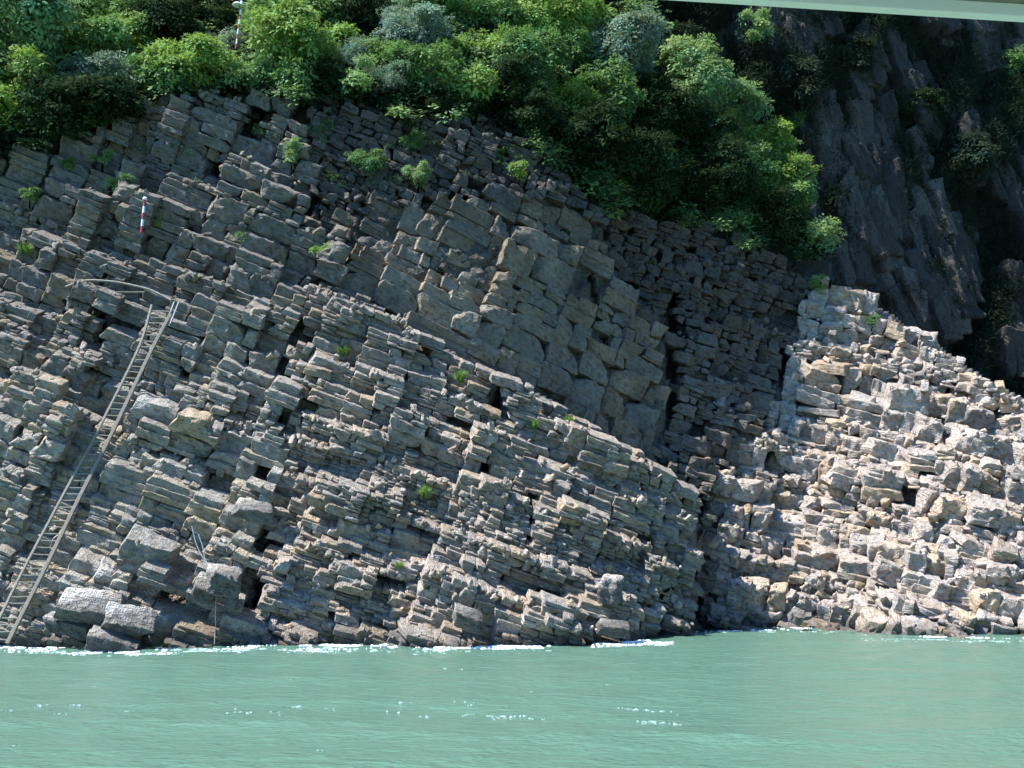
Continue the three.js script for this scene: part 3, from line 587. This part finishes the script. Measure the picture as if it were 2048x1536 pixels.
// small plants on the rocks
function rockD(px, py) { return DEPTH[region(px, py)](px, py); }
for (const [px, py, w, h, kind, label] of [
  [585, 305, 34, 70, 'pale', 'small cone-shaped shrub on the upper left rocks'],
  [735, 320, 90, 60, 'mid', 'wide patch of low shrub on the dark upper rocks'],
  [825, 285, 40, 50, 'mid', 'upright shrub right of the low shrub patch on the upper rocks'],
  [835, 345, 60, 60, 'pale', 'grey-green shrub under the upright one on the upper rocks'],
  [1040, 342, 40, 40, 'lime', 'shrub on the bare pale rock strip under the wood'],
  [285, 205, 34, 36, 'pale', 'pale sprig on the edge of the left rock columns'],
  [245, 238, 40, 36, 'pale', 'pale bush at the top of the left rocks below the sprig'],
  [205, 315, 56, 28, 'pale', 'low pale bush leaning on the left rock columns'],
  [138, 330, 26, 28, 'mid', 'tiny green shrub left of the low pale bush'],
  [240, 372, 66, 44, 'pale', 'grassy bush above the striped marker post'],
  [60, 388, 36, 28, 'mid', 'small green shrub near the left edge on the rocks'],
  [650, 503, 52, 26, 'lime', 'lime green tuft bush on the ledge left of the smooth wall'],
  [490, 474, 30, 20, 'mid', 'small green shrub on the rocks above the ladder top'],
  [1640, 568, 34, 50, 'lime', 'bright bush on the crest of the right slope, left one'],
  [1692, 560, 32, 36, 'mid', 'dark green bush on the crest of the right slope, right one'],
  [1915, 690, 30, 18, 'lime', 'small bush on the descending ridge at the right'],
  [1742, 640, 40, 22, 'mid', 'grassy tuft bush below the crest of the right slope'],
]) plant([px, py, w, h, kind, label], { name: 'bush', D: rockD(px, py + h * 0.4) - 0.55, leaf: 0.2, dens: 1.5 });
for (const [px, py, s, label] of [
  [920, 752, 26, 'grass tuft at the top of the stepped beds, below the smooth wall'],
  [1072, 848, 20, 'small grass tuft on the stepped beds, left of two'],
  [1138, 840, 22, 'small grass tuft on the stepped beds, right of two'],
  [682, 700, 22, 'grass tuft on the thin beds left of the smooth wall'],
  [850, 985, 26, 'grass tuft on the lower buttress above the water'],
  [168, 640, 26, 'grass tuft on a block left of the ladder top'],
  [1800, 818, 26, 'grass tuft among the bright blocks of the right slope'],
  [318, 445, 22, 'grass tuft right of the striped marker post'],
  [50, 495, 24, 'grass tuft near the left edge half way up'],
  [800, 1130, 18, 'grass tuft between blocks just above the water'],
  [1300, 1010, 16, 'grass tuft on the ledge beside the recess'],
]) {
  const D = rockD(px, py) - 0.45, g = thing('grass_tuft', label, 'grass', at(px, py + s * 0.5, D)), r = rng(px * 13 + py), l = [];
  for (let i = 0; i < 9; i++) { const k = rr(0.8, 1.2, r), z = s * D / 2000 * rr(0.7, 1.1, r); l.push({ p: V(gauss(r) * 0.3, gauss(r) * 0.08, gauss(r) * 0.15), q: rotQ(r, 0.25), s: V(z, z, z), c: [k, k, k] }); }
  instanced('blades', TUFT[px % 2], LEAF.lime, l, g);
}

// ------------------------------------------------------------------ ladder
function bar(p0, p1, w, t, segs = 1, wob = 0, r = R) { // squared timber between two points
  const d = p1.clone().sub(p0), len = d.length(), z = V(0, 0, 1), x = V(0, 0, 0).crossVectors(d, z).normalize(), n = V(0, 0, 0).crossVectors(x, d).normalize();
  const b = new Buf(), c = Math.min(w, t) * 0.18, prof = [[-w / 2 + c, -t / 2], [w / 2 - c, -t / 2], [w / 2, -t / 2 + c], [w / 2, t / 2 - c], [w / 2 - c, t / 2], [-w / 2 + c, t / 2], [-w / 2, t / 2 - c], [-w / 2, -t / 2 + c]];
  const m = prof.length, ring = (i) => { const q = i / segs, o = p0.clone().lerp(p1, q).addScaledVector(x, wob * noise(q * 9, p0.x, 2)).addScaledVector(n, wob * noise(q * 9, p0.x, 8)); return prof.map(([a, e]) => o.clone().addScaledVector(x, a).addScaledVector(n, e)); };
  const tri = (A, B, C, uv) => { const nn = V(0, 0, 0).crossVectors(B.clone().sub(A), C.clone().sub(A)).normalize(); [A, B, C].forEach((P, k) => { b.p.push(P.x, P.y, P.z); b.n.push(nn.x, nn.y, nn.z); b.u.push(...uv[k]); }); };
  let prev = ring(0); const cap = (rg, s) => { for (let k = 1; k + 1 < m; k++) s ? tri(rg[0], rg[k], rg[k + 1], [[0, 0], [0, 0.1], [0.1, 0.1]]) : tri(rg[0], rg[k + 1], rg[k], [[0, 0], [0, 0.1], [0.1, 0.1]]); };
  cap(prev, false);
  for (let i = 1; i <= segs; i++) { const q = ring(i); for (let k = 0; k < m; k++) { const e = (k + 1) % m, u0 = k / m, u1 = (k + 1) / m, v0 = (i - 1) * len / segs, v1 = i * len / segs; tri(prev[k], prev[e], q[e], [[u0, v0], [u1, v0], [u1, v1]]); tri(prev[k], q[e], q[k], [[u0, v0], [u1, v1], [u0, v1]]); } prev = q; }
  cap(prev, true); return b.geo();
}
{
  const g = thing('ladder', 'long weathered wooden ladder climbing the left rock face from the water', 'ladder');
  const onL = (px, py) => at(px, py, lerp(LADDER.d0, LADDER.d1, (1287 - py) / 659));
  const right = [[15, 1287], [60, 1198], [105, 1108], [150, 1014], [208, 900], [246, 822], [278, 754], [315, 678], [342, 628]], left = [[-42, 1322], [0, 1236], [48, 1138], [95, 1050], [140, 966], [177, 900], [214, 826], [248, 759], [284, 681], [304, 610]];
  const along = (line, py) => { for (let i = 0; i + 1 < line.length; i++) if (py <= line[i][1] && py >= line[i + 1][1]) return lerp(line[i][0], line[i + 1][0], (line[i][1] - py) / (line[i][1] - line[i + 1][1])); return line[line.length - 1][0]; };
  const rail = (line, w, t, mat) => { const geos = []; const pts = line.map(([x, y]) => onL(x, y)); const cur = new THREE.CatmullRomCurve3(pts); for (let i = 0; i < 24; i++) geos.push(bar(cur.getPoint(i / 24), cur.getPoint((i + 1) / 24), w, t)); return mesh('rail', mergeGeometries(geos), mat, g); };
  rail(right, 0.2, 0.14, M.wood).userData.label = 'thicker right rail of grey timber';
  rail(left, 0.13, 0.12, M.woodPale);
  let y = 1278; const r = rng(5);
  while (y > 618) {
    const ty = (1287 - y) / 659, py = y + gauss(r) * 0.8, a = onL(along(left, py + 1) - 2, py - 1 + gauss(r) * 1.2), b = onL(along(right, py) + 2, py + 1.5 + gauss(r) * 1.2);
    mesh(numbered('rung'), bar(a, b, 0.055, 0.06, 3, 0.03, r), M.woodPale, g);
    y -= lerp(14.4, 11.9, ty);
  }
  const s = thing('ladder_support', 'pair of dark steel bars holding the top of the ladder', 'support');
  for (const dx of [0, 9]) mesh('bar', bar(at(330 + dx, 652, 55.2), at(349 + dx, 604, 55.9), 0.09, 0.09, 2, 0.01), M.steel, s);
  const pole = thing('wooden_pole', 'long bleached pole lying across the rocks above the ladder top', 'pole');
  const pc = new THREE.CatmullRomCurve3([[132, 574], [168, 562], [220, 563], [262, 570], [300, 580], [345, 602]].map(([x, yy]) => at(x, yy, Math.min(56.6, dFront(x, yy) - 0.7))));
  mesh('shaft', new THREE.TubeGeometry(pc, 40, 0.075, 7), M.woodPale, pole);
  mesh('brace', bar(at(150, 583, 56), at(290, 584, 56.2), 0.07, 0.07, 4, 0.05), M.wood, pole);
}
// ------------------------------------------------------------------ striped marker posts
function marker(p0, p1, D, bands, rad, label, lamp) {
  const g = thing(lamp ? 'lamp_post' : 'marker_post', label, lamp ? 'lamp post' : 'marker post', at(p0[0], p0[1], D));
  const a = at(p0[0], p0[1], D), b = at(p1[0], p1[1], D), d = b.clone().sub(a), q = new THREE.Quaternion().setFromUnitVectors(V(0, 1, 0), d.clone().normalize());
  const len = d.length() / bands;
  for (let i = 0; i < bands; i++) {
    const m = mesh('band', new THREE.CylinderGeometry(rad, rad, len, 14), i % 2 ? M.white : M.red, g);
    m.position.copy(d).multiplyScalar((i + 0.5) / bands); m.quaternion.copy(q); m.userData.label = i % 2 ? 'white painted band' : 'red painted band';
  }
  if (lamp) {
    const k = mesh('lamp_arm', new THREE.CylinderGeometry(0.05, 0.05, 0.7, 10), M.steel, g); k.position.copy(d).add(V(-0.12, 0.3, 0)); k.rotation.z = 0.3;
    const h = mesh('lamp_head', new THREE.LatheGeometry([[0.001, 0.2], [0.14, 0.19], [0.3, 0.08], [0.36, 0], [0.33, -0.03], [0.2, -0.02], [0.001, 0]].map(([x, yy]) => new THREE.Vector2(x, yy)), 20), M.white, g); h.position.copy(d).add(V(-0.25, 0.34, 0.05));
    const s = mesh('lamp_stem', new THREE.CylinderGeometry(0.07, 0.09, 0.3, 10), M.white, g); s.position.copy(d).add(V(0.02, 0.55, 0));
  } else { const h = mesh('cap', new THREE.LatheGeometry([[0.001, 0.18], [0.1, 0.16], [0.14, 0.06], [0.13, -0.02], [0.001, -0.02]].map(([x, yy]) => new THREE.Vector2(x, yy)), 16), M.white, g); h.position.copy(d); }
}
marker([283, 466], [290, 400], dFront(286, 466) - 2.4, 5, 0.075, 'red and white striped post with a white cap standing on the left rocks', false);
marker([472, 98], [482, 20], 65.0, 8, 0.06, 'red and white striped lamp post with a white lamp head among the trees', true);

// ------------------------------------------------------------------ ropes, driftwood, dead twigs
function tube(parent, name, pts, rad, mat) { return mesh(name, new THREE.TubeGeometry(new THREE.CatmullRomCurve3(pts), pts.length * 8, rad, 6), mat, parent); }
{
  const D = 49.4, g = thing('rope', 'two pale cords meeting on a bright block near the water', 'rope');
  tube(g, 'strand', [[384, 1052], [392, 1085], [403, 1110], [418, 1134]].map(([x, y]) => at(x, y, D)), 0.022, M.rope);
  tube(g, 'strand', [[397, 1068], [406, 1095], [410, 1115], [419, 1134]].map(([x, y]) => at(x, y, D)), 0.022, M.rope);
  const h = thing('rope', 'thin pale line hanging straight down to the water', 'rope');
  tube(h, 'strand', [[433, 1186], [431, 1220], [431, 1250], [429, 1288]].map(([x, y]) => at(x, y, 48.9)), 0.016, M.rope);
}
{
  const r = rng(9), D = 58.4, P = (x, y, d = 0) => at(x, y, D + d), g = thing('driftwood', 'forked dead driftwood trunk stuck upright at the waterline', 'driftwood');
  const t = new Buf(); limb(t, P(1290, 1268), P(1291, 1215), 0.42, 0.26, 0.1, r, 6); mesh('trunk', t.geo(), M.woodDark, g);
  for (const [a, b, c, d] of [[[1290, 1216], [1293, 1186], 0.2, 0.06], [[1292, 1218], [1320, 1202], 0.17, 0.12], [[1320, 1202], [1326, 1186], 0.11, 0.08], [[1326, 1186], [1341, 1174], 0.09, 0.05], [[1318, 1204], [1336, 1206], 0.07, 0.03]]) { const q = new Buf(); limb(q, P(...a), P(...b), c, d, 0.12, r, 5); mesh('branch', q.geo(), M.woodDark, g); }
  const dead = (pts, D0, label) => { const o = thing('dead_branch', label, 'branch'), b = new Buf(); for (const [x0, y0, x1, y1, w] of pts) limb(b, at(x0, y0, D0), at(x1, y1, D0 - 0.2), w, w * 0.4, 0.12, r, 5); mesh('twigs', b.geo(), M.woodPale, o); };
  dead([[1120, 462, 1158, 452, 0.05], [1158, 452, 1182, 458, 0.035], [1150, 453, 1172, 446, 0.03], [1130, 460, 1140, 474, 0.03]], 65.8, 'bare pale twig on top of the smooth wall');
  dead([[1608, 355, 1650, 335, 0.07], [1650, 335, 1690, 322, 0.05], [1640, 340, 1672, 345, 0.03]], 81, 'long bare branch reaching right from the wood over the dark cliff');
  dead([[1600, 470, 1640, 510, 0.05], [1640, 510, 1668, 530, 0.04], [1630, 500, 1625, 530, 0.03], [1650, 515, 1676, 512, 0.03]], 78.6, 'bare grey twigs hanging below the pale ridge bush');
  dead([[905, 330, 960, 322, 0.04], [930, 326, 950, 340, 0.03]], 63.5, 'grey dead twigs on the dark upper rocks');
}
// ------------------------------------------------------------------ single boulders that stand out
{
  const r = rng(31);
  const B = (px, py, w, h, D, dip, tilt, yaw, tone, label) => { const b = new Buf(), m = D / 2000, p = at(px, py, D), ax = frame(dip * DEG, tilt, yaw); block(b, V(0, 0, 0), ax, w * m, h * m, Math.min(w, h * 1.6) * m, tone, { r, jit: 0.2, whole: true, amp: 0.9, fine: 1.6 }); for (let i = 0; i < b.p.length; i += 3) { b.p[i] += 0; } const o = mesh(numbered('boulder'), b.geo(), M.rock); o.position.copy(p); tag(o, label, 'boulder'); };
  const W = [0.52, 0.47, 0.4], G = [0.4, 0.36, 0.3], K = [0.52, 0.46, 0.39];
  B(445, 1158, 62, 44, 48.9, 14, 0.5, 0.2, W, 'bright cracked block under the meeting point of the cords');
  B(415, 1180, 44, 38, 49.0, 18, 0.45, 0.1, G, 'pale block lower left of the bright cracked one');
  B(462, 1202, 28, 26, 48.9, 8, 0.5, -0.2, G, 'small pale block lower right of the bright cracked one');
  B(180, 1213, 116, 36, 47.6, 17, 0.9, 0.0, [0.62, 0.56, 0.48], 'largest sunlit slab at the water near the ladder foot');
  B(262, 1240, 96, 30, 47.4, 22, 0.9, 0.0, [0.62, 0.56, 0.48], 'second sunlit slab at the water, right of the largest');
  B(140, 1252, 76, 26, 47.8, 14, 0.35, 0, G, 'grey slab under the largest sunlit slab');
  B(225, 1286, 80, 26, 46.9, 18, 0.3, 0.1, G, 'low brown slab awash in the foam near the ladder');
  B(505, 1022, 78, 26, 49.6, 14, 0.5, 0.1, W, 'bright speckled slab capping a block stack left of the lower buttress');
  B(1592, 1232, 24, 24, 63.2, 30, 0.7, -0.4, K, 'white angular stone at the water below the right slope');
  B(1615, 1233, 14, 10, 63.0, 0, 0.6, -0.4, K, 'smaller white stone right of the white angular stone');
  B(1472, 1243, 16, 18, 63.6, 40, 0.6, -0.4, K, 'white pointed stone at the water by the recess');
  B(1020, 765, 44, 9, 59.3, 4, 0.5, 0, K, 'thin white slab at the top of the stepped beds');
  B(1225, 1180, 40, 54, 51.8, 14, 0.2, -0.5, K, 'sunlit upright block above the foam at the lower buttress');
  B(930, 1240, 60, 30, 49.0, 22, 0.4, 0.2, G, 'pale slab at the water under the lower buttress');
  B(1225, 1256, 60, 22, 51.0, 10, 0.4, -0.1, G, 'wave-washed boulder under the loose stones');
  B(1665, 672, 18, 14, 75.5, 10, 0.6, -0.4, K, 'small white stone on the upper right slope');
  B(1838, 752, 26, 12, 73, -10, 0.6, -0.3, K, 'white stone on the shoulder of the right slope');
}

// ------------------------------------------------------------------ river
function waveY(x, z) { return 0.14 * noise(x * 0.07, z * 0.22, 4.4) + 0.11 * noise(x * 0.16, z * 0.4, 1.3) + 0.06 * noise(x * 0.5, z * 1.1, 6.3) + 0.025 * noise(x * 1.4, z * 2.4, 9.9); }
{
  const axis = (a, b, step, far, n) => { const v = []; for (let i = n; i >= 1; i--) v.push(a - far * Math.pow(i / n, 2)); for (let x = a; x <= b + 1e-6; x += step) v.push(x); for (let i = 1; i <= n; i++) v.push(b + far * Math.pow(i / n, 2)); return v; };
  const xs = axis(-42, 42, 0.25, 500, 12), zs = axis(-70, -12, 0.22, 500, 12);
  const b = new Buf(), nx = xs.length;
  for (const z of zs) for (const x of xs) { b.p.push(x, waveY(x, z), z); b.u.push(x / 5, z / 5); }
  for (let j = 0; j + 1 < zs.length; j++) for (let i = 0; i + 1 < nx; i++) { const a = j * nx + i, d = a + nx; b.i.push(a, d, a + 1, a + 1, d, d + 1); }
  tag(mesh('water', b.geo(), M.water), 'milky jade green river water in front of the cliff', 'river', null, 'structure');
}
// foam: broken white water along the rocks and small whitecaps
function foam(list, label, mat = M.foam) {
  const b = new Buf();
  const put = (x, z, sx, sz, h, r) => {               // a lumpy little cap of froth
    const k = b.p.length / 3, n = 7, y = waveY(x, z);
    b.p.push(x, y + h, z);
    for (let ring = 1; ring <= 2; ring++) for (let i = 0; i < n; i++) { const a = i / n * 6.283, q = ring / 2 * rr(0.7, 1.25, r); b.p.push(x + Math.cos(a) * sx * q, y + (ring === 1 ? h * rr(0.5, 1.0, r) : -0.03), z + Math.sin(a) * sz * q); }
    for (let i = 0; i < n; i++) { const j = (i + 1) % n; b.i.push(k, k + 1 + j, k + 1 + i, k + 1 + i, k + 1 + j, k + 1 + n + i, k + 1 + j, k + 1 + n + j, k + 1 + n + i); }
  };
  for (const f of list) {
    const r = rng(f.seed);
    for (let i = 0; i < f.n; i++) {
      const t = 0.5 + (r() - 0.5) * (0.75 + 0.5 * r()), px = lerp(f.x0, f.x1, t), py = lerp(f.y0, f.y1, t) + Math.abs(gauss(r)) * f.spread * 1.4 - 1, D = waterD(py), p = at(px, py, D);
      if (noise(p.x * 0.5, p.z * 0.7, f.seed) + 0.9 * noise(p.x * 1.7, p.z * 1.3, f.seed + 0.5) + 0.5 * noise(p.x * 4.5, p.z * 3, 2) < f.cut + 0.34) continue;
      const s = rr(0.3, 1.1, r) * f.size;
      put(p.x, p.z, s * rr(0.8, 2.2, r), s * rr(0.6, 1.3, r), f.h * rr(0.4, 1.2, r), r);
    }
  }
  const o = mesh(numbered('foam'), b.geo(), mat); tag(o, label, 'foam', null, 'stuff');
}
foam([
  { seed: 1, x0: -20, x1: 110, y0: 1290, y1: 1293, n: 1848, spread: 6.25, size: 0.077, h: 0.067, cut: -0.15 },
  { seed: 2, x0: 100, x1: 330, y0: 1298, y1: 1301, n: 2728, spread: 5.62, size: 0.072, h: 0.048, cut: -0.05 },
  { seed: 3, x0: 330, x1: 520, y0: 1297, y1: 1293, n: 1848, spread: 4.38, size: 0.062, h: 0.038, cut: 0.00 },
  { seed: 4, x0: 510, x1: 570, y0: 1291, y1: 1290, n: 704, spread: 3.12, size: 0.067, h: 0.058, cut: -0.25 },
  { seed: 5, x0: 590, x1: 800, y0: 1294, y1: 1291, n: 2728, spread: 4.38, size: 0.072, h: 0.077, cut: -0.10 },
  { seed: 6, x0: 855, x1: 1080, y0: 1297, y1: 1291, n: 3344, spread: 4.00, size: 0.077, h: 0.086, cut: -0.20 },
  { seed: 7, x0: 950, x1: 1075, y0: 1290, y1: 1292, n: 1584, spread: 3.75, size: 0.082, h: 0.144, cut: -0.25 },
  { seed: 8, x0: 1200, x1: 1335, y0: 1287, y1: 1281, n: 2288, spread: 4.50, size: 0.086, h: 0.115, cut: -0.20 },
  { seed: 9, x0: 1340, x1: 1450, y0: 1270, y1: 1264, n: 528, spread: 1.88, size: 0.067, h: 0.038, cut: 0.05 },
  { seed: 10, x0: 1440, x1: 1700, y0: 1261, y1: 1257, n: 1848, spread: 1.62, size: 0.082, h: 0.058, cut: -0.05 },
  { seed: 11, x0: 1740, x1: 2060, y0: 1272, y1: 1276, n: 726, spread: 2.00, size: 0.066, h: 0.048, cut: 0.17 },
].map((f) => ({ ...f, n: Math.round(f.n * 1.1), size: f.size * 0.8, h: f.h * 0.7, spread: f.spread * 1.15 })), 'white broken foam washing along the foot of the rocks');
{
  const l = [], r = rng(188);
  for (const [x0, x1, y0, y1] of [[-20, 340, 1298, 1306], [330, 560, 1301, 1299], [580, 820, 1299, 1296], [850, 1090, 1300, 1298], [1190, 1345, 1291, 1283], [1440, 1710, 1264, 1260], [1740, 2060, 1277, 1280]]) l.push({ seed: x0 + 3000, x0, x1, y0, y1, n: 700, spread: 5, size: 0.09, h: 0.03, cut: 0.0 });
  foam(l, 'thin greenish froth drifting just off the rocks', M.froth);
}
{
  const l = [], r = rng(88);
  for (const [x, y, w, n] of [[120, 1408, 120, 60], [70, 1425, 140, 50], [295, 1412, 80, 40], [410, 1408, 120, 46], [440, 1424, 100, 60], [560, 1430, 160, 44], [760, 1418, 100, 60], [830, 1428, 60, 40], [1010, 1412, 90, 110], [1080, 1434, 70, 60], [1000, 1425, 140, 60], [1170, 1432, 90, 40], [1280, 1414, 90, 30], [1370, 1420, 110, 60], [1540, 1438, 90, 70], [1330, 1444, 120, 40], [640, 1412, 120, 30], [930, 1340, 90, 24], [1890, 1430, 60, 16], [905, 1405, 90, 40]])
    l.push({ seed: x + y, x0: x - w / 2, x1: x + w / 2, y0: y - 2, y1: y + 4, n, spread: 4.5, size: 0.04, h: 0.03, cut: -0.02 });
  for (let i = 0; i < 34; i++) { const x = rr(-10, 2058, r), y = rr(1310, 1530, r); l.push({ seed: 1000 + i, x0: x - 12, x1: x + 12, y0: y, y1: y + 1, n: 4, spread: 0.8, size: 0.035, h: 0.02, cut: -0.1 }); }
  foam(l, 'thin whitecaps scattered over the open water', M.froth);
}

// ------------------------------------------------------------------ the edge of our own boat's canopy
{
  const a = at(1180, -13, 3.1), b = at(2350, 58, 2.85), g = thing('boat_canopy', 'pale green edge of the boat canopy at the top right', 'canopy');
  const d = b.clone().sub(a), len = d.length(), ang = Math.atan2(-d.y, d.x), yaw = Math.atan2(-d.z, d.x);
  g.position.copy(a.clone().add(b).multiplyScalar(0.5)); g.rotation.set(0, yaw, -ang, 'YXZ');
  const box = (name, w, h, t, x, y, z, mat) => { const o = mesh(name, new THREE.BoxGeometry(w, h, t, 1, 1, 1), mat, g); o.position.set(x, y, z); return o; };
  const sh = new THREE.Shape(); sh.moveTo(-0.012, 0); sh.lineTo(0.012, 0); sh.quadraticCurveTo(0.018, 0, 0.018, 0.006); sh.lineTo(0.018, 0.043); sh.lineTo(-0.018, 0.043); sh.lineTo(-0.018, 0.006); sh.quadraticCurveTo(-0.018, 0, -0.012, 0);
  const eg = new THREE.ExtrudeGeometry(sh, { depth: len, bevelEnabled: false }); eg.rotateY(Math.PI / 2); eg.translate(-len / 2, 0, 0);
  mesh('edge_trim', eg, M.trim, g);
  box('roof_panel', len, 0.03, 2.6, 0, 0.043 + 0.016, 1.3 - 0.03, M.ceiling);
}
renderer.render(scene, camera);
